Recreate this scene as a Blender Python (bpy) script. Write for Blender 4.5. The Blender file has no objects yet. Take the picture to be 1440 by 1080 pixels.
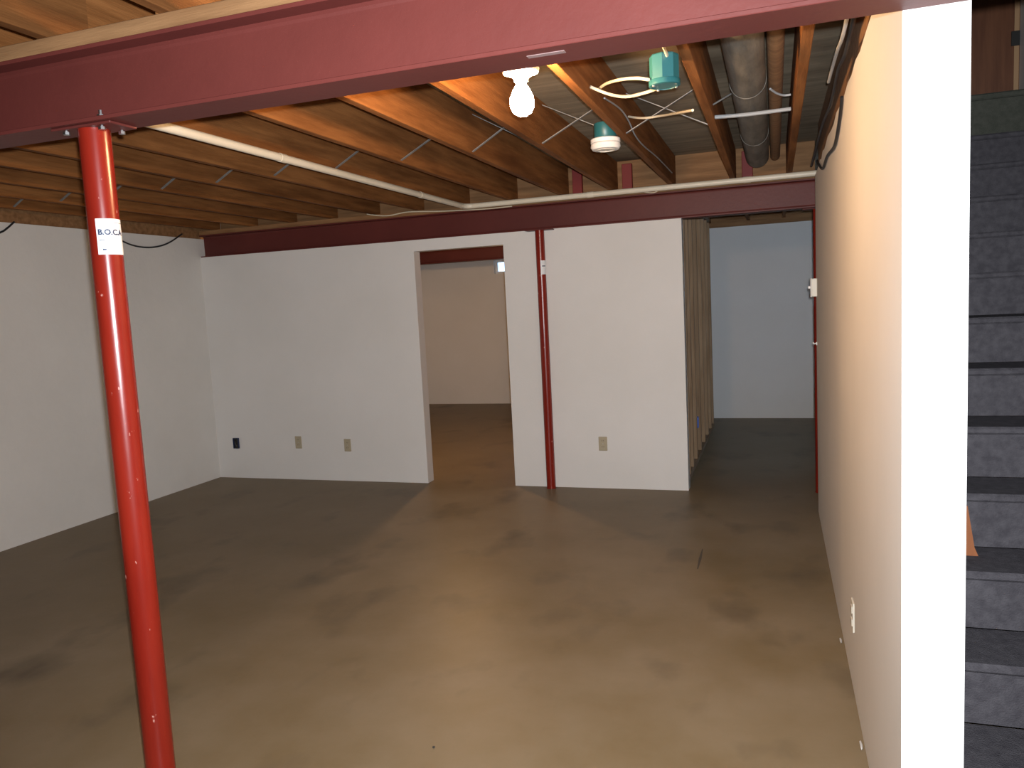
import bpy, bmesh, math, random
from mathutils import Vector, Matrix
random.seed(7)
S = bpy.context.scene
COL = S.collection
PI = math.pi

# ------------------------------------------------------------------ camera
CZ, YAW, PITCH, ROLL, FPX = 1.533, 18.910, 5.996, -2.944, 1090.16
def cam_axes():
    y, p, r = map(math.radians, (YAW, PITCH, ROLL))
    f = Vector((-math.sin(y)*math.cos(p), math.cos(y)*math.cos(p), -math.sin(p)))
    rt = Vector((math.cos(y), math.sin(y), 0)); up = rt.cross(f)
    return f, rt*math.cos(r)+up*math.sin(r), -rt*math.sin(r)+up*math.cos(r)
CF, CR, CU = cam_axes()
cd = bpy.data.cameras.new('camera'); cam = bpy.data.objects.new('camera', cd); COL.objects.link(cam)
cam.matrix_world = Matrix(((CR.x, CU.x, -CF.x, 0), (CR.y, CU.y, -CF.y, 0), (CR.z, CU.z, -CF.z, CZ), (0, 0, 0, 1)))
cd.sensor_width = 36; cd.lens = FPX/1440*36; cd.clip_start = .02
S.camera = cam
def on(px, py, axis, val):                       # pixel -> point on the plane axis = val
    d = CF+CR*((px-720)/FPX)-CU*((py-540)/FPX); i = 'xyz'.index(axis)
    o = Vector((0, 0, CZ)); return o+d*((val-o[i])/d[i])

# ------------------------------------------------------------------ world, lights, exposure
W = bpy.data.worlds.new('daylight'); S.world = W; W.use_nodes = True
bg = W.node_tree.nodes['Background']; bg.inputs[0].default_value = (.42, .66, 1, 1); bg.inputs[1].default_value = 6.5
fl = bpy.data.lights.new('camera_flash_offscreen', 'SPOT'); fl.energy = 630; fl.color = (.95, 1, 1.06); fl.shadow_soft_size = .012
fl.spot_size = math.radians(118); fl.spot_blend = .9
flo = bpy.data.objects.new('camera_flash_offscreen', fl); COL.objects.link(flo)
flo.matrix_world = cam.matrix_world.copy(); flo.location = Vector((0, 0, CZ))+CR*.02+CU*.035-CF*.01
BULB_COL = (1, .60, .29); WARM_COL = BULB_COL; BULB_E = 720; BACK_E = 900
vs = S.view_settings
vs.view_transform = 'Standard'; vs.look = 'None'; vs.gamma = 1; vs.use_curve_mapping = False; vs.exposure = 0.0

# ------------------------------------------------------------------ materials
def N(nt, t, **kw):
    n = nt.nodes.new(t)
    for k, v in kw.items(): setattr(n, k, v)
    return n
def mat(name, col, rough=.6, col2=None, scale=4, stretch=(1, 1, 1), detail=6, lo=.35, hi=.65, bump=0, bscale=60, metal=0, rand=True, rvar=0, spec=.5, layer=None, rlo=None):
    m = bpy.data.materials.new(name); m.use_nodes = True; nt = m.node_tree; b = nt.nodes['Principled BSDF']
    b.inputs['Roughness'].default_value = rough; b.inputs['Metallic'].default_value = metal
    b.inputs['Specular IOR Level'].default_value = spec
    b.inputs['Base Color'].default_value = (*col, 1)
    if col2 is None and not bump: return m
    L = nt.links.new
    tc = N(nt, 'ShaderNodeTexCoord'); mp = N(nt, 'ShaderNodeMapping'); mp.inputs['Scale'].default_value = stretch
    src = tc.outputs['Object']
    oi = N(nt, 'ShaderNodeObjectInfo')
    if rand:
        add = N(nt, 'ShaderNodeVectorMath', operation='ADD'); mul = N(nt, 'ShaderNodeVectorMath', operation='MULTIPLY')
        cmb = N(nt, 'ShaderNodeCombineXYZ')
        for i in range(3): L(oi.outputs['Random'], cmb.inputs[i])
        mul.inputs[1].default_value = (37, 53, 71); L(cmb.outputs[0], mul.inputs[0]); L(src, add.inputs[0]); L(mul.outputs[0], add.inputs[1]); src = add.outputs[0]
    L(src, mp.inputs['Vector'])
    if col2 is not None:
        nz = N(nt, 'ShaderNodeTexNoise'); nz.inputs['Scale'].default_value = scale; nz.inputs['Detail'].default_value = detail; nz.inputs['Roughness'].default_value = .6
        L(mp.outputs[0], nz.inputs['Vector'])
        rp = N(nt, 'ShaderNodeValToRGB'); rp.color_ramp.elements[0].position = lo; rp.color_ramp.elements[1].position = hi
        rp.color_ramp.elements[0].color = (*col, 1); rp.color_ramp.elements[1].color = (*col2, 1)
        L(nz.outputs['Fac'], rp.inputs[0]); out = rp.outputs[0]
        if layer:                                  # second, finer or coarser layer of marks
            lc, ls, llo, lhi, lst = layer
            mp2 = N(nt, 'ShaderNodeMapping'); mp2.inputs['Scale'].default_value = lst; L(src, mp2.inputs['Vector'])
            n2 = N(nt, 'ShaderNodeTexNoise'); n2.inputs['Scale'].default_value = ls; n2.inputs['Detail'].default_value = 5; L(mp2.outputs[0], n2.inputs['Vector'])
            mr = N(nt, 'ShaderNodeMapRange'); mr.inputs['From Min'].default_value = llo; mr.inputs['From Max'].default_value = lhi; L(n2.outputs['Fac'], mr.inputs['Value'])
            mx = N(nt, 'ShaderNodeMixRGB'); mx.inputs[2].default_value = (*lc, 1); L(mr.outputs[0], mx.inputs[0]); L(out, mx.inputs[1]); out = mx.outputs[0]
        if rvar:
            hs = N(nt, 'ShaderNodeHueSaturation'); mr = N(nt, 'ShaderNodeMapRange'); mr.inputs['To Min'].default_value = 1-rvar; mr.inputs['To Max'].default_value = 1+rvar
            L(oi.outputs['Random'], mr.inputs['Value']); L(mr.outputs[0], hs.inputs['Value']); L(out, hs.inputs['Color']); out = hs.outputs[0]
        L(out, b.inputs['Base Color'])
        if rlo is not None:
            mr = N(nt, 'ShaderNodeMapRange'); mr.inputs['From Min'].default_value = .3; mr.inputs['From Max'].default_value = .7; mr.inputs['To Min'].default_value = rlo; mr.inputs['To Max'].default_value = rough
            L(nz.outputs['Fac'], mr.inputs['Value']); L(mr.outputs[0], b.inputs['Roughness'])
    if bump:
        nb = N(nt, 'ShaderNodeTexNoise'); nb.inputs['Scale'].default_value = bscale; nb.inputs['Detail'].default_value = 4; L(mp.outputs[0], nb.inputs['Vector'])
        bp = N(nt, 'ShaderNodeBump'); bp.inputs['Strength'].default_value = bump; bp.inputs['Distance'].default_value = .01
        L(nb.outputs['Fac'], bp.inputs['Height']); L(bp.outputs[0], b.inputs['Normal'])
    return m
def emit(name, col, e):
    m = bpy.data.materials.new(name); m.use_nodes = True; b = m.node_tree.nodes['Principled BSDF']
    b.inputs['Base Color'].default_value = (.9, .9, .85, 1); b.inputs['Emission Color'].default_value = (*col, 1); b.inputs['Emission Strength'].default_value = e
    return m
def glass(name):
    m = bpy.data.materials.new(name); m.use_nodes = True; nt = m.node_tree; nt.nodes.remove(nt.nodes['Principled BSDF'])
    t = N(nt, 'ShaderNodeBsdfTransparent'); t.inputs[0].default_value = (.93, .96, .97, 1)
    g = N(nt, 'ShaderNodeBsdfGlossy'); g.inputs['Roughness'].default_value = .03; fr = N(nt, 'ShaderNodeFresnel'); mx = N(nt, 'ShaderNodeMixShader')
    nt.links.new(fr.outputs[0], mx.inputs[0]); nt.links.new(t.outputs[0], mx.inputs[1]); nt.links.new(g.outputs[0], mx.inputs[2])
    nt.links.new(mx.outputs[0], nt.nodes['Material Output'].inputs[0]); return m
M = dict(
    wall=mat('painted_drywall', (.70, .68, .645), .75, (.74, .72, .69), 1.2, bump=.06, bscale=90, rand=False),
    pinkgrey=mat('faded_label', (.26, .17, .16), .6),
    found=mat('painted_foundation', (.67, .66, .63), .7, (.72, .71, .68), 1.5, bump=.25, bscale=25, rand=False),
    floor=mat('concrete', (.160, .113, .056), .46, (.225, .173, .112), 1.3, detail=10, lo=.32, hi=.68, bump=.05, bscale=30, rand=False,
              layer=((.105, .078, .048), 2.6, .55, .78, (1, .7, 1)), rlo=.38, spec=.14),
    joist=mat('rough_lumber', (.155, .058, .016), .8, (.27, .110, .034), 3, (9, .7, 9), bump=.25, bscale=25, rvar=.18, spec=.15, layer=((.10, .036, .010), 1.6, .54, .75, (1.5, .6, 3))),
    stud=mat('stud_lumber', (.25, .150, .078), .75, (.36, .235, .135), 3, (9, 9, .8), bump=.2, bscale=25, rvar=.15),
    plate=mat('plate_lumber', (.185, .088, .032), .8, (.30, .155, .064), 3, (.7, 9, 9), bump=.2, bscale=25),
    sub=mat('plywood', (.19, .150, .097), .85, (.31, .25, .17), 2.2, (.8, 7, 1), bump=.2, bscale=20, rand=False, layer=((.11, .080, .048), 1.2, .55, .7, (1, 1, 1))),
    beam=mat('red_oxide_primer', (.098, .021, .017), .5, (.122, .026, .021), 1.5, bump=.08, bscale=40, spec=.3),
    pole=mat('red_enamel', (.175, .010, .005), .27, (.225, .015, .007), 2.5, (4, 4, .8), bump=.05, bscale=12, layer=((.55, .25, .2), 45, .70, .74, (1, 1, .5))),
    pvc=mat('cream_plastic_pipe', (.68, .62, .49), .4, (.76, .70, .57), 3),
    zinc=mat('zinc_steel', (.55, .55, .55), .35, metal=1),
    strap=mat('galvanised_strap', (.22, .215, .21), .5, (.30, .30, .29), 20, metal=.5),
    duct=mat('dull_galvanised_duct', (.115, .105, .088), .6, (.20, .185, .155), 5, (4, 1, 4), metal=.3, bump=.3, bscale=15),
    blue=mat('blue_plastic', (.018, .115, .125), .4), dblue=mat('dark_blue_plastic', (.012, .022, .075), .5), bblue=mat('bright_blue_plastic', (.03, .10, .42), .4),
    white=mat('white_plastic', (.80, .78, .74), .4), porc=mat('porcelain', (.85, .84, .80), .25), ivory=mat('ivory_plastic', (.42, .36, .25), .45), slot=mat('dark_slot', (.03, .028, .025), .6), almond=mat('almond_plastic', (.66, .62, .52), .45),
    cable=mat('cream_cable', (.68, .60, .44), .5), gcable=mat('grey_cable', (.33, .34, .34), .5), black=mat('black_cable', (.012, .012, .014), .5),
    carpet=mat('charcoal_carpet', (.064, .059, .066), .97, (.096, .089, .097), 30, bump=.5, bscale=220, rand=False, spec=.1),
    gcarpet=mat('olive_grey_carpet', (.075, .078, .062), .97, (.10, .10, .082), 30, bump=.5, bscale=220, rand=False, spec=.1),
    door=mat('dark_stained_wood', (.16, .058, .026), .45, (.22, .085, .038), 3, (9, 9, .8)), pale=mat('pale_wood', (.55, .33, .17), .5), orange=mat('orange_wood', (.22, .066, .018), .6, (.28, .09, .026), 4, (6, 6, 1)),
    paper=mat('sticker_paper', (.80, .81, .82), .5), ink=mat('navy_ink', (.02, .035, .08), .5), grey=mat('grey_ink', (.3, .31, .33), .6),
    redblock=mat('red_painted_wood', (.19, .012, .008), .6), scuff=mat('dark_scuff', (.075, .06, .045), .7), chip=mat('plaster_chip', (.5, .48, .45), .8),
    bulb=emit('bulb_glass_lit', BULB_COL, BULB_E), bulbback=emit('back_bulb_lit', WARM_COL, BACK_E),
    glass=glass('window_glass'), vinyl=mat('white_vinyl', (.75, .76, .77), .4), brass=mat('brass', (.6, .42, .15), .35, metal=1),
)

# ------------------------------------------------------------------ mesh helpers
def bm_box(bm, a, b, bev=0):
    x0, y0, z0 = (min(a[i], b[i]) for i in range(3)); x1, y1, z1 = (max(a[i], b[i]) for i in range(3))
    v = [bm.verts.new(p) for p in ((x0, y0, z0), (x1, y0, z0), (x1, y1, z0), (x0, y1, z0), (x0, y0, z1), (x1, y0, z1), (x1, y1, z1), (x0, y1, z1))]
    fs = [bm.faces.new([v[i] for i in q]) for q in ((0, 3, 2, 1), (4, 5, 6, 7), (0, 1, 5, 4), (1, 2, 6, 5), (2, 3, 7, 6), (3, 0, 4, 7))]
    if bev:
        es = list({e for f in fs for e in f.edges}); bmesh.ops.bevel(bm, geom=es, offset=bev, segments=1, affect='EDGES')
    return bm
def box(a, b, bev=0): return bm_box(bmesh.new(), a, b, bev)
def boxes(l):
    bm = bmesh.new()
    for q in l: bm_box(bm, q[0], q[1], q[2] if len(q) > 2 else 0)
    return bm
def smooth_path(pts, n=6):
    P = [Vector(p) for p in pts]
    if len(P) < 3: return P
    out = []
    for i in range(len(P)-1):
        p0 = P[max(i-1, 0)]; p1 = P[i]; p2 = P[i+1]; p3 = P[min(i+2, len(P)-1)]
        for k in range(n):
            t = k/n; out.append(.5*((2*p1)+(p2-p0)*t+(2*p0-5*p1+4*p2-p3)*t*t+(3*p1-p0-3*p2+p3)*t**3))
    return out+[P[-1]]
def tube(pts, r, seg=10, bm=None, smooth=True, sub=6):
    bm = bm or bmesh.new(); P = smooth_path(pts, sub) if smooth else [Vector(p) for p in pts]
    rings = []; ref = None
    for i, p in enumerate(P):
        t = (P[min(i+1, len(P)-1)]-P[max(i-1, 0)]).normalized()
        if ref is None: ref = Vector((0, 0, 1)) if abs(t.z) < .9 else Vector((1, 0, 0))
        a = (ref-t*ref.dot(t)).normalized(); b = t.cross(a); ref = a
        rr = r[i] if isinstance(r, (list, tuple)) else r
        rings.append([bm.verts.new(p+(a*math.cos(2*PI*k/seg)+b*math.sin(2*PI*k/seg))*rr) for k in range(seg)])
    for i in range(len(rings)-1):
        for k in range(seg): bm.faces.new((rings[i][k], rings[i][(k+1) % seg], rings[i+1][(k+1) % seg], rings[i+1][k]))
    bm.faces.new(rings[0][::-1]); bm.faces.new(rings[-1]); bmesh.ops.recalc_face_normals(bm, faces=bm.faces); return bm
def lathe(prof, c, seg=32, bm=None):             # prof: (radius, z) from top to bottom, about a vertical axis at c
    bm = bm or bmesh.new(); rings = []
    for r, z in prof:
        if r < 1e-5: rings.append([bm.verts.new((c[0], c[1], c[2]+z))])
        else: rings.append([bm.verts.new((c[0]+r*math.cos(2*PI*k/seg), c[1]+r*math.sin(2*PI*k/seg), c[2]+z)) for k in range(seg)])
    for A, B in zip(rings, rings[1:]):
        for k in range(seg):
            q = [A[k % len(A)], A[(k+1) % len(A)], B[(k+1) % len(B)], B[k % len(B)]]; u = []
            for w in q:
                if w not in u: u.append(w)
            if len(u) > 2: bm.faces.new(u)
    for R in (rings[0], rings[-1]):
        if len(R) > 1: bm.faces.new(R)
    bmesh.ops.recalc_face_normals(bm, faces=bm.faces); return bm
def obj(name, bm, m, parent=None, base=None, smooth=False):
    o0 = Vector(base) if base is not None else Vector((0, 0, 0))
    ref = o0
    if parent is not None:                       # children keep world-space vertices, expressed from their root
        ref = Vector((0, 0, 0)); p = parent
        while p is not None: ref += p.location; p = p.parent
    bmesh.ops.translate(bm, verts=bm.verts, vec=-ref)
    me = bpy.data.meshes.new(name); bm.to_mesh(me); bm.free()
    if smooth:
        for p in me.polygons: p.use_smooth = True
        try: me.set_sharp_from_angle(angle=math.radians(40))
        except Exception: pass
    me.materials.append(M[m] if isinstance(m, str) else m)
    o = bpy.data.objects.new(name, me); COL.objects.link(o)
    if parent is not None: o.parent = parent
    else: o.location = o0
    return o
def tag(o, label, cat, group=None):
    o['label'] = label; o['category'] = cat
    if group: o['group'] = group
    return o
def thing(name, label, cat, loc, group=None):
    o = bpy.data.objects.new(name, None); COL.objects.link(o); o.location = loc; o.empty_display_size = .1
    return tag(o, label, cat, group)
def struct(name, bm, m, label=None, smooth=False):
    o = obj(name, bm, m, smooth=smooth); o['kind'] = 'structure'
    if label: o['label'] = label
    return o
def inst(src, parent, dx=(0, 0, 0), name=None):  # a copy that shares its mesh, under the same root
    c = src.copy(); c.name = name or src.name.split('.')[0]; COL.objects.link(c); c.parent = parent; c.location = src.location+Vector(dx); return c

# ------------------------------------------------------------------ main dimensions (metres)
XL, XR, XR2, YF, XW = -5.097, .263, .391, 6.051, -.658
YB0, YB1, H, BT = 1.755, 1.885, 2.10, 2.305
PZ = 2.345; JT = 2.58                            # joist underside, subfloor underside
XD1, XD2, DH = -2.892, -2.088, 2.005
YRE = 5.58; YBK = 11.12; YCB = 9.67; XO = 2.6; YRR = -2.3; SX1 = 1.65; SY1 = 5.66
ZTOP = 5.0

# ------------------------------------------------------------------ shell
floor = struct('floor', box((XL-.55, YRR-.2, -.15), (XO+.2, YBK+.3, 0)), 'floor', 'brown grey bare concrete floor with stains')
scuff_a, scuff_b = on(981, 800, 'z', .0005), on(988, 772, 'z', .0005)
sd = (scuff_b-scuff_a).normalized(); sn = Vector((-sd.y, sd.x, 0))*.008
bm = bmesh.new(); q = [scuff_a-sn*.4, scuff_a+sn*.4, (scuff_a+scuff_b)/2+sn, scuff_b+sn*.3, scuff_b-sn*.3, (scuff_a+scuff_b)/2-sn]
lo_ = [bm.verts.new((p.x, p.y, 0)) for p in q]; hi_ = [bm.verts.new((p.x, p.y, .0008)) for p in q]
bm.faces.new(hi_); bm.faces.new(lo_[::-1])
for k in range(6): bm.faces.new((lo_[k], lo_[(k+1) % 6], hi_[(k+1) % 6], hi_[k]))
bmesh.ops.recalc_face_normals(bm, faces=bm.faces); sc = obj('scuff_mark', bm, 'scuff', floor); sc['label'] = 'thin dark scuff on the concrete'

ceil_ = struct('ceiling', boxes([((XL-.55, YRR-.2, JT), (XR2, YBK+.3, JT+.03)), ((XR2, YRR-.2, JT), (SX1, YB1, JT+.03)), ((XR2, SY1, JT), (SX1, YBK+.3, JT+.03)), ((SX1, YRR-.2, JT), (XO+.2, YBK+.3, JT+.03))]), 'sub', 'plywood subfloor over open wooden joists')

struct('wall_left', boxes([((XL-.2, YRR, 0), (XL, YF+.16, 2.272)), ((XL-.5, YF+.16, 0), (XL-.3, YBK+.2, JT)), ((XL-.5, YF+.06, 0), (XL-.2, YF+.16, JT))]), 'found', 'plain pale grey foundation wall')
struct('wall_rear', box((XL-.2, YRR-.2, 0), (XO+.2, YRR, JT)), 'wall')
wf = boxes([((XL, YF, 0), (XD1, YF+.115, H)), ((XD1, YF, DH), (XD2, YF+.115, H)), ((XD2, YF, 0), (XW, YF+.115, H))])
struct('wall_far', wf, 'wall', 'off-white drywall partition with an open doorway')
# right wall: drywall with a slightly ragged top edge
bm = bmesh.new(); n = 26; tops = [2.265+random.uniform(-.012, .014) for _ in range(n+1)]
ring = []
for i in range(n+1):
    y = YB1+(YRE-YB1)*i/n; z = tops[i]
    ring.append([bm.verts.new(p) for p in ((XR, y, 0), (XR, y, z), (XR2, y, z), (XR2, y, 0))])
for A, B in zip(ring, ring[1:]):
    for k in range(4): bm.faces.new((A[k], A[(k+1) % 4], B[(k+1) % 4], B[k]))
bm.faces.new(ring[0]); bm.faces.new(ring[-1][::-1]); bmesh.ops.recalc_face_normals(bm, faces=bm.faces)
struct('wall_right', bm, 'wall', 'white drywall stair partition seen end on')
struct('trim_1', box((XR+.02, YB1+.01, 2.245), (XR2-.02, YRE-.01, JT)), 'plate', 'rough top plate over the stair partition')
struct('trim_2', box((XL-.18, YRR, 2.272), (XL-.03, YF+.16, JT)), 'plate', 'sill timber on top of the left wall')
# corridor and back room
struct('wall_corridor_back', boxes([((-.79, YCB, 0), (XO, YCB+.12, JT))]), 'wall', 'plain wall at the end of the passage beyond the bare studs')
struct('wall_back', boxes([((XL-.3, YBK, 0), (-4.0, YBK+.2, JT)), ((-4.0, YBK, 0), (-3.05, YBK+.2, 1.975)), ((-4.0, YBK, 2.18), (-3.05, YBK+.2, JT)), ((-3.05, YBK, 0), (XO, YBK+.2, JT))]), 'wall', 'back wall of the room beyond the doorway')
struct('wall_outer', boxes([((XO, YRR, 0), (XO+.2, 7.0, JT)), ((XO, 8.5, 0), (XO+.2, YBK, JT)), ((XO, 7.0, 0), (XO+.2, 8.5, 1.35)), ((XO, 7.0, 2.15), (XO+.2, 8.5, JT))]), 'wall')
struct('wall_stair_back', box((XR2, SY1+.9, 0), (XO, SY1+1.0, JT)), 'wall')
struct('wall_stair_side', boxes([((SX1, YRR, 0), (SX1+.1, SY1+1.0, ZTOP)), ((XR2-.1, YB1, JT+.031), (XR2, SY1+1, ZTOP)), ((XR2-.1, YB1-.1, JT+.031), (SX1, YB1, ZTOP)), ((XR2-.1, YB1-.1, ZTOP), (SX1+.1, SY1+1.1, ZTOP+.05)), ((XR2, SY1+.9, JT+.03), (SX1, SY1+1, ZTOP))]), 'wall', 'stairwell walls')
def window(n, a, b, ax, label):                 # frame and pane in a wall opening
    a = Vector(a); b = Vector(b); w = .035; j = 0 if ax == 'x' else 1; c = (a+b)/2
    i = 1-j
    def seg(u0, u1, z0, z1, t):
        p = [0, 0, z0]; q = [0, 0, z1]; p[i], q[i] = u0, u1; p[j], q[j] = c[j]-t, c[j]+t; return (tuple(p), tuple(q))
    L = [seg(a[i], b[i], a.z, a.z+w, .03), seg(a[i], b[i], b.z-w, b.z, .03), seg(a[i], a[i]+w, a.z+w, b.z-w, .03), seg(b[i]-w, b[i], a.z+w, b.z-w, .03), seg((a[i]+b[i])/2-w/2, (a[i]+b[i])/2+w/2, a.z+w, b.z-w, .025)]
    o = struct(n, boxes(L), 'vinyl', label)
    m_ = (a[i]+b[i])/2
    for u0, u1 in ((a[i]+w, m_-w/2), (m_+w/2, b[i]-w)):
        s = seg(u0, u1, a.z+w, b.z-w, .003); obj('pane', box(*s), 'glass', o)
struct('trim_6', box((-.78, YCB-.05, 2.29), (XO, YCB-.001, JT)), 'plate', 'timber along the top of the passage end wall')
window('window_1', (-4.0, YBK+.02, 1.975), (-3.05, YBK+.16, 2.18), 'y', 'small bright basement window high in the back room')
window('window_2_offscreen', (XO+.04, 7.0, 1.35), (XO+.16, 8.5, 2.15), 'x', 'basement window round the corner of the passage')

# stud partition along the passage: plates are the wall, studs its pieces
sw = struct('wall_corridor', boxes([((-.77, YF+.12, 0), (-.681, 9.1, .038)), ((-.77, YF+.12, 2.307), (-.681, 9.1, PZ)), ((-.783, YF+.12, 0), (-.7702, YCB-.001, JT-.001))]), 'stud', 'unfinished stud partition along the passage')
st = None
for y in (6.20, 6.47, 6.75, 7.09, 7.50, 7.91, 8.32, 8.72, 9.06):
    if st is None: st = obj('stud', box((-.77, y-.019, .038), (-.681, y+.019, 2.307), .003), 'stud', sw); y0 = y
    else: inst(st, sw, (0, y-y0, 0), 'stud')

# ------------------------------------------------------------------ joists, plates, bridging
JX = [.113, -.277, -.72, -1.165, -1.56, -1.99, -2.41, -2.83, -3.25, -3.67, -4.09, -4.51, -4.93]
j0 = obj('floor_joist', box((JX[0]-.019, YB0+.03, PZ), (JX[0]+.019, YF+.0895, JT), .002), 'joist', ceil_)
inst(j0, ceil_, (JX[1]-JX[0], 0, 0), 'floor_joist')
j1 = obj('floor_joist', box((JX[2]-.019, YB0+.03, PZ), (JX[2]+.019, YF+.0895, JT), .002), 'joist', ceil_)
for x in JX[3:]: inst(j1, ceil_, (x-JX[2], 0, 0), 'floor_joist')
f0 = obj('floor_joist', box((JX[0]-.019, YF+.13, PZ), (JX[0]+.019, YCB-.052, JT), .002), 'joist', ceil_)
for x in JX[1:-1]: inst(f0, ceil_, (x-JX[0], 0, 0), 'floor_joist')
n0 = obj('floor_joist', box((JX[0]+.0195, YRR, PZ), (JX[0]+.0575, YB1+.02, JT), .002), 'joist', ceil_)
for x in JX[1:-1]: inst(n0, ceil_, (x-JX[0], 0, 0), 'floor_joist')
s0 = None
for a, b in zip(JX[1:], JX[2:]):
    xa, xb = b+.019, a-.019; w = .009
    for (z0, z1, y) in ((PZ+.012, JT-.02, 4.04), (JT-.02, PZ+.012, 4.075)):
        p, q = Vector((xa, y, z0)), Vector((xb, y, z1))
        bm = bmesh.new(); v = []
        for r_ in (p, q):
            for dy, dz in ((-w, -.001), (w, -.001), (w, .001), (-w, .001)): v.append(bm.verts.new((r_.x, r_.y+dy, r_.z+dz*2)))
        for k in range(4): bm.faces.new((v[k], v[(k+1) % 4], v[4+(k+1) % 4], v[4+k]))
        bm.faces.new(v[:4][::-1]); bm.faces.new(v[4:]); bmesh.ops.recalc_face_normals(bm, faces=bm.faces)
        obj('bridging_strap', bm, 'strap', ceil_)
xs = sorted(JX); edges = [XL-.02]+[e for x in xs for e in (x-.0192, x+.0192)]+[.29]
for a, b in zip(edges[0::2], edges[1::2]):
    if b-a > .02: obj('blocking', box((a, YF+.09, PZ), (b, YF+.128, JT), .002), 'plate', ceil_)
rb = None
for x in (-.236, -1.124, -1.519):
    if rb is None: rb = obj('red_block', box((x-.041+.062, YF+.04, PZ), (x+.036+.062, YF+.08, 2.55), .003), 'redblock', ceil_); rb['label'] = 'short red painted upright block'; x0 = x
    else: inst(rb, ceil_, (x-x0, 0, 0), 'red_block')
trims = struct('trim_3', box((XL-.02, YB0, BT), (SX1, YB1, PZ), .002), 'plate', 'timber plate bolted on top of the near beam')
struct('trim_4', box((XL, YF+.01, BT), (XO, YF+.14, PZ), .002), 'plate', 'timber plate on top of the far beam')

# ------------------------------------------------------------------ steel beams
def beam(y0, y1, x0, x1, z0, z1, label):
    t = thing('steel_beam', label, 'beam', ((x0+x1)/2, (y0+y1)/2, z0)); c = (y0+y1)/2
    obj('bottom_flange', box((x0, y0, z0), (x1, y1, z0+.011), .0015), 'beam', t)
    obj('top_flange', box((x0, y0, z1-.011), (x1, y1, z1), .0015), 'beam', t)
    bm = bmesh.new()                             # web with root fillets
    pr = [(-.013, z0+.011), (-.006, z0+.018), (-.0035, z0+.026), (-.0035, z1-.026), (-.006, z1-.018), (-.013, z1-.011)]
    pr = pr+[(-a, b) for a, b in pr[::-1]]
    A = [bm.verts.new((x0, c+a, b)) for a, b in pr]; B = [bm.verts.new((x1, c+a, b)) for a, b in pr]; n = len(pr)
    for k in range(n): bm.faces.new((A[k], A[(k+1) % n], B[(k+1) % n], B[k]))
    bm.faces.new(A[::-1]); bm.faces.new(B); bmesh.ops.recalc_face_normals(bm, faces=bm.faces)
    obj('web', bm, 'beam', t)
    return t
nb = beam(YB0, YB1, XL-.05, SX1-.001, H, BT, 'dark red steel I-beam crossing overhead, carried by the pole with the large sticker')
fb = beam(YF+.005, YF+.135, XL+.002, XO-.001, H, BT, 'dark red steel I-beam above the white partition, with cream pipe along its top')
beam(9.95, 10.08, XL-.29, -.8, 2.125, 2.33, 'dark red steel I-beam seen through the open doorway')
# pale label strip under the near beam
p0 = on(760, 78, 'z', H); tp = obj('pale_label', box((p0.x-.03, p0.y-.012, H-.0012), (p0.x+.06, p0.y+.006, H)), 'pinkgrey', nb)

# ------------------------------------------------------------------ poles
def pole(x, y, z1, label, bolts=True, r=.041, m='pole'):
    t = thing('support_pole', label, 'pole', (x, y, 0))
    obj('tube', lathe([(r, z1-.008), (r, z1*.5), (r, .008)], (x, y, 0), 40), m, t, smooth=True)
    if bolts: obj('base_plate', box((x-.06, y-.06, 0), (x+.06, y+.06, .008), .002), m, t)
    else: obj('base_ring', lathe([(r+.002, .0085), (r+.003, .006), (r+.003, 0)], (x, y, 0), 32), m, t)
    obj('cap_plate', box((x-.11, y-.05, z1-.008), (x+.11, y+.05, z1-.0005), .002), 'beam', t)
    if bolts:
        for sx in (-1, 1):
            for sy in (-1, 1):
                bx, by = x+.066*sx, y+.036*sy
                b = obj('bolt', lathe([(.0045, z1+(.034 if sx > 0 else 0)), (.0045, z1-.012), (.0095, z1-.012), (.0095, z1-.020)], (bx, by, 0), 6), 'zinc', t)
                if sx > 0: obj('nut', lathe([(.0095, z1+.022), (.0095, z1+.0112)], (bx, by, 0), 6), 'zinc', b)
    return t
def wrap(bm, x, y, r, th0):                      # bend flat (u, thickness, z) geometry round a pole
    for v in bm.verts:
        u, d, z = v.co; th = th0+u/r; v.co = (x+(r+d)*math.cos(th), y+(r+d)*math.sin(th), z)
def patch(u0, u1, z0, z1, d0, d1, n=14):
    bm = bmesh.new(); g = []
    for i in range(n+1):
        u = u0+(u1-u0)*i/n; g.append([bm.verts.new((u, d, z)) for d, z in ((d0, z0), (d1, z0), (d1, z1), (d0, z1))])
    for A, B in zip(g, g[1:]):
        for k in range(4): bm.faces.new((A[k], A[(k+1) % 4], B[(k+1) % 4], B[k]))
    bm.faces.new(g[0]); bm.faces.new(g[-1][::-1]); return bm
def text_bm(s, size, u, d, z, bold=True):
    cu = bpy.data.curves.new('lettering', 'FONT'); cu.body = s; cu.size = size; cu.extrude = .0002; cu.resolution_u = 3; cu.offset = size*.05 if bold else 0; cu.space_character = 1.0
    o = bpy.data.objects.new('lettering', cu); COL.objects.link(o); bpy.context.view_layer.update()
    me = bpy.data.meshes.new_from_object(o.evaluated_get(bpy.context.evaluated_depsgraph_get())); bpy.data.objects.remove(o); bpy.data.curves.remove(cu)
    bm = bmesh.new(); bm.from_mesh(me); bpy.data.meshes.remove(me)
    bmesh.ops.subdivide_edges(bm, edges=[e for e in bm.edges if e.calc_length() > size*.25], cuts=2)
    for v in bm.verts: v.co = (u+v.co.x, d+max(0, v.co.z)*1.5, z+v.co.y)
    return bm
NPX, NPY = -1.867, (YB0+YB1)/2
np_ = pole(NPX, NPY, H, 'red painted steel pole with a large white sticker, free-standing on the concrete', r=.0435)
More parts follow.
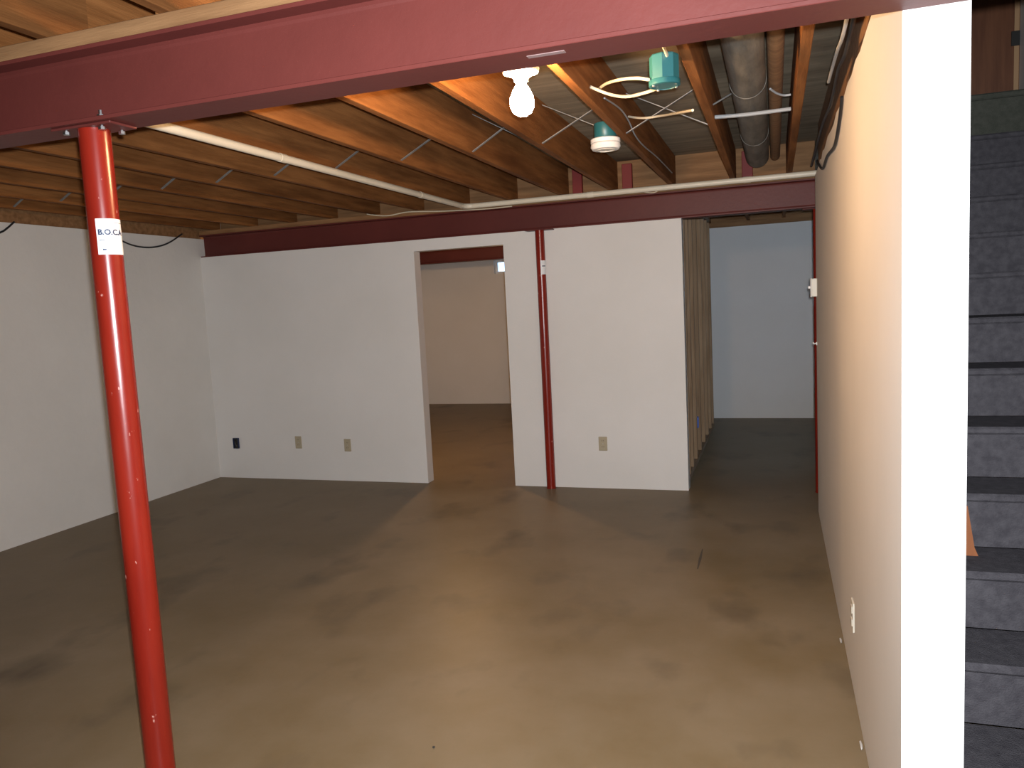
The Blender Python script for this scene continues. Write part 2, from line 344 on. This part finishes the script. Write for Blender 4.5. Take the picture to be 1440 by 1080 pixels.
R_ = .0435; th0 = math.atan2(-NPY, -NPX)+math.radians(0)
zt = 1.835; hs = .103
def sub(name, bm, m, par, x, y, r, th):
    wrap(bm, x, y, r, th); bmesh.ops.recalc_face_normals(bm, faces=bm.faces); return obj(name, bm, m, par)
u0, u1 = -.0225, .068
stk = sub('sticker', patch(u0, u1, zt-hs, zt, .0001, .0006), 'paper', np_, NPX, NPY, R_, th0); stk['label'] = 'white sticker lettered BOCA'
sub('lettering', text_bm('B.O.C.A', .0215, u0+.004, .0006, zt-.046), 'ink', stk, NPX, NPY, R_, th0)
sub('fine_print', patch(u0+.006, u0+.021, zt-.064, zt-.0595, .0006, .0009, 4), 'grey', stk, NPX, NPY, R_, th0)
sub('rule_line', patch(u0+.004, u1-.004, zt-.0125, zt-.0105, .0006, .0009), 'grey', stk, NPX, NPY, R_, th0)
sub('mark', patch(u0+.013, u0+.023, zt-.091, zt-.086, .0006, .0009, 4), 'ink', stk, NPX, NPY, R_, th0)
FPX_, FPY_ = -1.762, YF-.042
fp_ = pole(FPX_, FPY_, H-.002, 'slim red steel pole standing against the white partition between doorway and outlet', False, .037)
thf = math.atan2(-FPY_, -FPX_)+math.radians(12)
s2 = sub('sticker', patch(-.012, .045, 1.742, 1.852, .0001, .0006), 'paper', fp_, FPX_, FPY_, .037, thf)
sub('mark', patch(0, .03, 1.805, 1.812, .0006, .0009, 5), 'ink', s2, FPX_, FPY_, .037, thf)
rx = on(1145, 500, 'y', YF+.07).x+.04
pole(rx, YF+.07, H-.002, 'red steel pole half hidden behind the far end of the stair partition', False, .04)

# ------------------------------------------------------------------ pipes, duct
t = thing('conduit_pipe', 'cream plastic pipe running under the joists and along the far beam', 'pipe', (-2.363, 3.9, 2.303))
pz = 2.323
obj('pipe_run', tube([(-2.363, YB1+.05, pz), (-2.363, 5.88, pz)], .0205, 16, smooth=False), 'pvc', t, smooth=True)
obj('pipe_run', tube([(-2.293, 5.95, pz), (1.2, 5.95, pz)], .0205, 16, smooth=False), 'pvc', t, smooth=True)
obj('elbow', tube([(-2.363, 5.86, pz), (-2.363, 5.89, pz), (-2.342, 5.929, pz), (-2.303, 5.95, pz), (-2.273, 5.95, pz)], .0215, 16), 'pvc', t, smooth=True)
for y in (3.45, 5.1): obj('coupling', tube([(-2.363, y, pz), (-2.363, y+.05, pz)], .0225, 16, smooth=False), 'pvc', t, smooth=True)
for x in (-1.35, -.2): obj('coupling', tube([(x, 5.95, pz), (x+.05, 5.95, pz)], .0225, 16, smooth=False), 'pvc', t, smooth=True)
t = thing('round_duct', 'dull grey round metal duct lying between two joists', 'duct', (-.095, 4, 2.375))
obj('duct_tube', tube([(-.098, YB1+.1, 2.452), (-.098, 5.78, 2.452)], .077, 28, smooth=False), 'duct', t, smooth=True)
obj('end_cone', tube([(-.098, 5.78, 2.452), (-.098, 5.86, 2.452)], [.077, .05], 28, smooth=False), 'duct', t, smooth=True)
for y in (2.5, 3.7, 4.9): obj('seam_ring', tube([(-.098, y, 2.452), (-.098, y+.012, 2.452)], .079, 28, smooth=False), 'duct', t, smooth=True)
tag(obj('small_pipe', tube([(.018, YB1+.1, 2.47), (.018, 5.95, 2.47)], .033, 18, smooth=False), 'plate', base=(.018, 4, 2.437), smooth=True), 'thin brown pipe running beside the round duct', 'pipe')

# ------------------------------------------------------------------ lamps, boxes, alarm
def bulb_lamp(c, m, label, box_above=True, name='bulb_lamp'):
    x, y, z = c; t = thing(name, label, 'lamp', (x, y, z))
    if box_above: obj('lamp_box', lathe([(.05, .055), (.052, .05), (.052, .003), (.046, .0)], c, 8), 'blue', t)
    obj('lampholder', lathe([(.062, .0), (.064, -.006), (.06, -.016), (.038, -.024), (.026, -.034), (.024, -.044)], c, 32), 'porc', t, smooth=True)
    b = obj('bulb', lathe([(.016, -.044), (.018, -.054), (.029, -.072), (.039, -.095), (.0415, -.112), (.039, -.131), (.029, -.147), (.015, -.156), (0, -.158)], c, 20), m, t, smooth=True)
    return t
bulb_lamp((-.795, 2.575, 2.312), 'bulb', 'lit bare bulb in a white lampholder under the joists, behind the near beam')
bl = bulb_lamp((-3.03, 7.02, 2.30), 'bulbback', 'lit bare bulb on the ceiling of the room beyond the doorway', name='bulb_lamp_offscreen')
obj('hanger_bar', box((-3.231, 7.005, 2.35), (-2.849, 7.035, 2.37)), 'zinc', bl)
t = thing('smoke_alarm', 'white round smoke alarm hanging from a blue box beside a joist', 'smoke alarm', (-.802, 4.0, 2.285))
c = (-.802, 4.0, 2.285)
obj('mounting_box', lathe([(.054, .125), (.056, .12), (.056, .055), (.052, .05)], c, 24), 'blue', t, smooth=True)
obj('base_ring', lathe([(.070, .05), (.075, .046), (.075, .028), (.070, .026)], c, 36), 'white', t, smooth=True)
cv = obj('cover', lathe([(.066, .026), (.074, .022), (.076, .008), (.068, -.004), (.035, -.008), (.034, -.005), (.02, -.005), (0, -.006)], c, 36), 'white', t, smooth=True)
obj('vent_ring', lathe([(.046, -.005), (.047, -.0085), (.043, -.0088), (.042, -.006)], c, 36), 'almond', cv)
t = thing('junction_box', 'blue plastic junction box with white cables nailed beside a joist', 'electrical box', (-.346, 2.79, 2.245))
c = (-.347, 2.79, 2.245)
obj('box_body', lathe([(.048, .10), (.05, .096), (.05, .012), (.05, .0)], c, 8), 'blue', t)
obj('rim', lathe([(.052, .018), (.0535, .016), (.0535, .0), (.045, -.002), (.044, .012)], c, 24), 'blue', t, smooth=True)
for a in (.6, 2.2, 3.9): obj('screw', lathe([(.005, -.002), (.005, -.006)], (c[0]+.045*math.cos(a), c[1]+.045*math.sin(a), c[2]), 8), 'zinc', t)

# ------------------------------------------------------------------ cables
def cab(name, pts, r, m, label, cat='cable', sub_=6): return tag(obj(name, tube(pts, r, 8, sub=sub_), m, base=tuple(Vector(pts[0])), smooth=True), label, cat)
jx = -.701+.002
cab('cable', [on(912, 112, 'x', -.398), on(895, 110, 'x', -.45), on(872, 112, 'x', -.53), on(852, 118, 'x', -.62), on(840, 127, 'x', -.694)], .0058, 'cable', 'white cable arching from the blue box up to a joist, the higher of two')
cab('cable', [on(952, 119, 'x', -.36), on(930, 123, 'x', -.40), on(905, 131, 'x', -.47), on(880, 136, 'x', -.55), on(855, 132, 'x', -.63), on(830, 122, 'x', -.694)], .0062, 'cable', 'white cable sagging from the rim of the blue box, the lower of two')
cab('cable', [on(931, 62, 'x', -.33), on(937, 75, 'x', -.33), on(940, 88, 'x', -.335)], .0055, 'cable', 'short white cable dropping into the top of the blue box')
cab('cable', [on(884, 164, 'x', -.69), on(905, 166, 'x', -.6), on(935, 162, 'x', -.48), on(974, 155, 'x', -.30)], .0055, 'cable', 'cream cable crossing between two joists past the smoke alarm')
cab('conduit', [on(1001, 165, 'z', 2.365), on(1050, 161, 'z', 2.36), on(1112, 153, 'z', 2.365)], .009, 'gcable', 'grey conduit crossing beneath the round duct', 'conduit')
cab('cable', [on(1083, 125, 'z', 2.425), on(1092, 131, 'z', 2.415), on(1102, 134, 'z', 2.41), on(1112, 133, 'z', 2.41)], .005, 'gcable', 'short grey cable looping beside the thin brown pipe')
obj('bridging_strap', tube([on(1003, 147, 'z', 2.375), on(1028, 132, 'z', 2.425)], .004, 6, smooth=False), 'strap', ceil_)
kx = -.694
cab('cable', [on(850, 138, 'x', kx), on(872, 153, 'x', kx), on(884, 170, 'x', kx), on(893, 190, 'x', kx), on(905, 205, 'x', kx), on(925, 222, 'x', kx), on(945, 243, 'x', kx)], .004, 'gcable', 'thin grey cable stapled along the side of a joist')
yb = YF-.004
cab('cable', [on(x, y, 'y', yb) for x, y in ((516, 301), (530, 303), (548, 303), (575, 298), (620, 297), (680, 294), (720, 290))], .005, 'cable', 'thin tan cable lying on the left part of the far beam')
cab('cable', [on(x, y, 'y', yb-.05) for x, y in ((902, 269), (912, 271), (922, 270), (931, 263))], .004, 'cable', 'short tan cable loop hanging below the cream pipe')
cab('cable', [on(x, y, 'x', XL+.008) for x, y in ((-30, 336), (0, 327), (10, 321), (20, 312))], .007, 'black', 'black cable end looping at the top of the left wall')
cab('cable', [on(x, y, 'x', XL+.008) for x, y in ((140, 322), (168, 337), (187, 345), (207, 348), (225, 346), (240, 340), (256, 329))], .007, 'black', 'black cable drooping on the left wall beside the far beam')
xr = XR-.008
cab('cable', [on(x, y, 'x', xr) for x, y in ((1184, 136), (1183, 150), (1180, 172), (1176, 195), (1172, 208), (1163, 220), (1157, 237), (1152, 232), (1149, 226))], .0065, 'black', 'black cable looping down the top of the stair partition')
cab('cable', [Vector((XR-.028, y, 2.31+dz)) for y, dz in ((YB1+.12, .03), (2.3, .02), (2.6, .012), (2.9, -.01), (3.2, .012), (3.6, -.02), (4.2, .01), (5.0, -.005), (5.4, -.01))], .0075, 'black', 'thick black cable running along the top of the stair partition')
cab('cable', [Vector((XR-.05, y, 2.325+dz)) for y, dz in ((YB1+.15, .0), (2.35, .004), (2.7, -.02), (3.0, .0), (3.4, .005))], .006, 'gcable', 'thin grey cable running beside the thick black cable')

# ------------------------------------------------------------------ wall plates
def outlet(loc, nrm, label, m='ivory', group=None, dead=False):
    x, y, z = loc; t = thing('wall_outlet', label, 'outlet', loc, group)
    def B(u0, u1, d0, d1, z0, z1, bev=0):        # u along wall, d out from wall
        if nrm == '-y': return box((x+u0, y-d0, z+z0), (x+u1, y-d1, z+z1), bev)
        return box((x-d0, y-u0, z+z0), (x-d1, y-u1, z+z1), bev)
    pl = obj('cover_plate', B(-.035, .035, 0, .006, -.0575, .0575, .003), m, t)
    for s in (-1, 1):
        r = obj('receptacle', B(-.017, .017, .006, .0085, s*.0245-.014, s*.0245+.014, .002), m, t)
        for u in (-.0065, .0065): obj('slot', B(u-.0013, u+.0013, .0085, .0088, s*.0245-.003, s*.0245+.006), 'slot', r)
    obj('screw', B(-.003, .003, .006, .0072, -.003, .003), 'zinc', t)
    return t
outlet((-4.184, YF, .350), '-y', 'tan outlet on the partition, nearest to the open dark box')
outlet((-3.669, YF, .329), '-y', 'tan outlet on the partition, next to the doorway')
outlet((-1.325, YF, .366), '-y', 'tan outlet on the partition right of the slim red pole')
outlet((XR, 3.045, .302), '-x', 'cream outlet low on the stair partition, seen edge on', 'almond')
t = thing('open_electrical_box', 'open dark blue electrical box low on the partition near the corner', 'electrical box', (-4.872, YF, .336))
x, z = -4.872, .336
obj('back', box((x-.026, YF-.001, z-.046), (x+.026, YF-.004, z+.046)), 'slot', t)
for a, b in (((x-.03, YF-.018, z-.05), (x-.026, YF-.001, z+.05)), ((x+.026, YF-.018, z-.05), (x+.03, YF-.001, z+.05)), ((x-.026, YF-.018, z+.046), (x+.026, YF-.001, z+.05)), ((x-.026, YF-.018, z-.05), (x+.026, YF-.001, z-.046))):
    obj('side', box(a, b), 'dblue', t)
obj('wire_end', tube([(x-.01, YF-.004, z+.03), (x-.004, YF-.02, z+.01), (x+.008, YF-.016, z-.03)], .006, 8), 'black', t, smooth=True)
t = thing('light_switch', 'white surface light switch near the far end of the stair partition', 'light switch', (XR, 5.50, 1.53))
obj('switch_box', box((XR, 5.455, 1.470), (XR-.034, 5.535, 1.588), .003), 'almond', t)
pl = obj('switch_plate', box((XR-.034, 5.452, 1.467), (XR-.040, 5.538, 1.591), .002), 'white', t)
for y in (5.478, 5.513): obj('toggle', box((XR-.040, y-.005, 1.523), (XR-.053, y+.005, 1.540), .002), 'white', pl)
t = thing('wall_hook', 'tiny white hook on the edge of the stair partition below the switch', 'hook', (XR, 5.53, 1.158))
obj('hook_base', box((XR, 5.52, 1.148), (XR-.006, 5.54, 1.168), .001), 'white', t); obj('hook_pin', tube([(XR-.006, 5.53, 1.16), (XR-.02, 5.53, 1.157), (XR-.024, 5.53, 1.168)], .004, 8), 'white', t, smooth=True)
t = thing('blue_electrical_box', 'bright blue electrical box nailed to a bare stud in the passage', 'electrical box', (-.681, 7.13, .365))
obj('box_shell', boxes([((-.74, 7.109, .315), (-.672, 7.113, .415)), ((-.74, 7.161, .315), (-.672, 7.165, .415)), ((-.74, 7.113, .411), (-.672, 7.161, .415)), ((-.74, 7.113, .315), (-.672, 7.161, .319)), ((-.744, 7.109, .315), (-.74, 7.165, .415))]), 'bblue', t)
obj('nail_tab', box((-.7, 7.1085, .405), (-.69, 7.109, .43)), 'zinc', t)

# ------------------------------------------------------------------ stairs
RH, TD, Y1, Z0 = .195, .26, 2.28, 0
SL, SR = XR2+.002, SX1-.002
t = thing('staircase', 'straight flight of steps in charcoal carpet behind the stair partition', 'stairs', ((SL+SR)/2, Y1, 0))
NS = 13
for i in range(NS):
    y = Y1+TD*i; z1 = RH*(i+1) if i < NS-1 else JT+.03
    bm = bmesh.new()
    bm_box(bm, (SL, y, RH*i), (SR, y+.02, z1-.03)); obj('riser', bm, 'carpet' if i < NS-1 else 'gcarpet', t)
    if i < NS-1: obj('tread', box((SL, y-.018, z1-.03), (SR, y+TD, z1), .008), 'carpet', t)
for s, x in (('a', SL+.012), ('b', SR-.012)):
    bm = bmesh.new(); pr = [(Y1+.1, 0), (Y1+.5, 0), (Y1+TD*NS, RH*(NS-1)-.26), (Y1+TD*NS, RH*(NS-1)-.05), (Y1+.1, .08)]
    A = [bm.verts.new((x-.012, a, b)) for a, b in pr]; B = [bm.verts.new((x+.012, a, b)) for a, b in pr]
    for k in range(5): bm.faces.new((A[k], A[(k+1) % 5], B[(k+1) % 5], B[k]))
    bm.faces.new(A[::-1]); bm.faces.new(B); bmesh.ops.recalc_face_normals(bm, faces=bm.faces); obj('stringer', bm, 'plate', t)
yl = Y1+TD*(NS-1)
lo = struct('floor_landing', box((XR2, yl-.02, JT), (SX1, SY1+.9, JT+.035), .008), 'gcarpet', 'olive grey carpeted landing at the top of the stairs')
# wedge of wood on the third tread
wy = Y1+TD*3-.11; wz = RH*3
bm = bmesh.new(); wx = on(1376, 770, 'y', wy).x
pr = [(wx-.20, 0), (wx, 0), (wx-.012, .03), (wx-.034, .175), (wx-.165, .175), (wx-.19, .03)]
A = [bm.verts.new((a, wy, wz+b)) for a, b in pr]; B = [bm.verts.new((a, wy+.09, wz+b)) for a, b in pr]
for k in range(6): bm.faces.new((A[k], A[(k+1) % 6], B[(k+1) % 6], B[k]))
bm.faces.new(A[::-1]); bm.faces.new(B); bmesh.ops.recalc_face_normals(bm, faces=bm.faces)
tag(obj('wooden_block', bm, 'orange', base=(wx-.1, wy+.04, wz)), 'orange brown tapered wooden block standing on a stair tread', 'block')
# door at the head of the stairs
DY = SY1+.86
ex = on(1433, 60, 'y', DY).x
d = struct('door_1', box((XR2+.01, DY, JT+.036), (ex-.03, DY+.04, 4.6)), 'door', 'dark brown wooden door at the head of the stairs')
obj('door_edge', box((ex-.03, DY-.004, JT+.036), (ex+.01, DY+.04, 4.6)), 'pale', d)
hz = on(1437, 53, 'y', DY).z
obj('hinge', box((ex-.05, DY-.012, hz-.05), (ex+.05, DY-.004, hz+.05), .002), 'slot', d)
struct('trim_5', box((ex+.012, DY-.01, JT+.036), (SX1-.002, DY+.03, 4.6)), 'door', 'dark brown door casing at the head of the stairs')

# ------------------------------------------------------------------ debris
def chip(p, sx, sy, sz, m, label):
    bm = bmesh.new(); bmesh.ops.create_icosphere(bm, subdivisions=1, radius=1)
    for v in bm.verts: v.co = Vector((p[0]+v.co.x*sx*random.uniform(.7, 1.2), p[1]+v.co.y*sy*random.uniform(.7, 1.2), p[2]+sz+max(-1, v.co.z)*sz))
    mz = min(v.co.z for v in bm.verts)
    for v in bm.verts: v.co.z -= mz-p[2]
    tag(obj('debris_chip', bm, m, base=p), label, 'debris')
chip(on(610, 1052, 'z', 0), .006, .006, .004, 'slot', 'tiny dark crumb lying alone on the bare concrete')
p = on(1184, 903, 'z', 0); chip((XR-.014, p.y, 0), .005, .035, .007, 'chip', 'white plaster chip at the foot of the stair partition below the outlet')
p = on(1218, 1052, 'z', 0); chip((XR-.012, p.y, 0), .005, .035, .007, 'chip', 'white plaster chip at the foot of the stair partition near its open end')
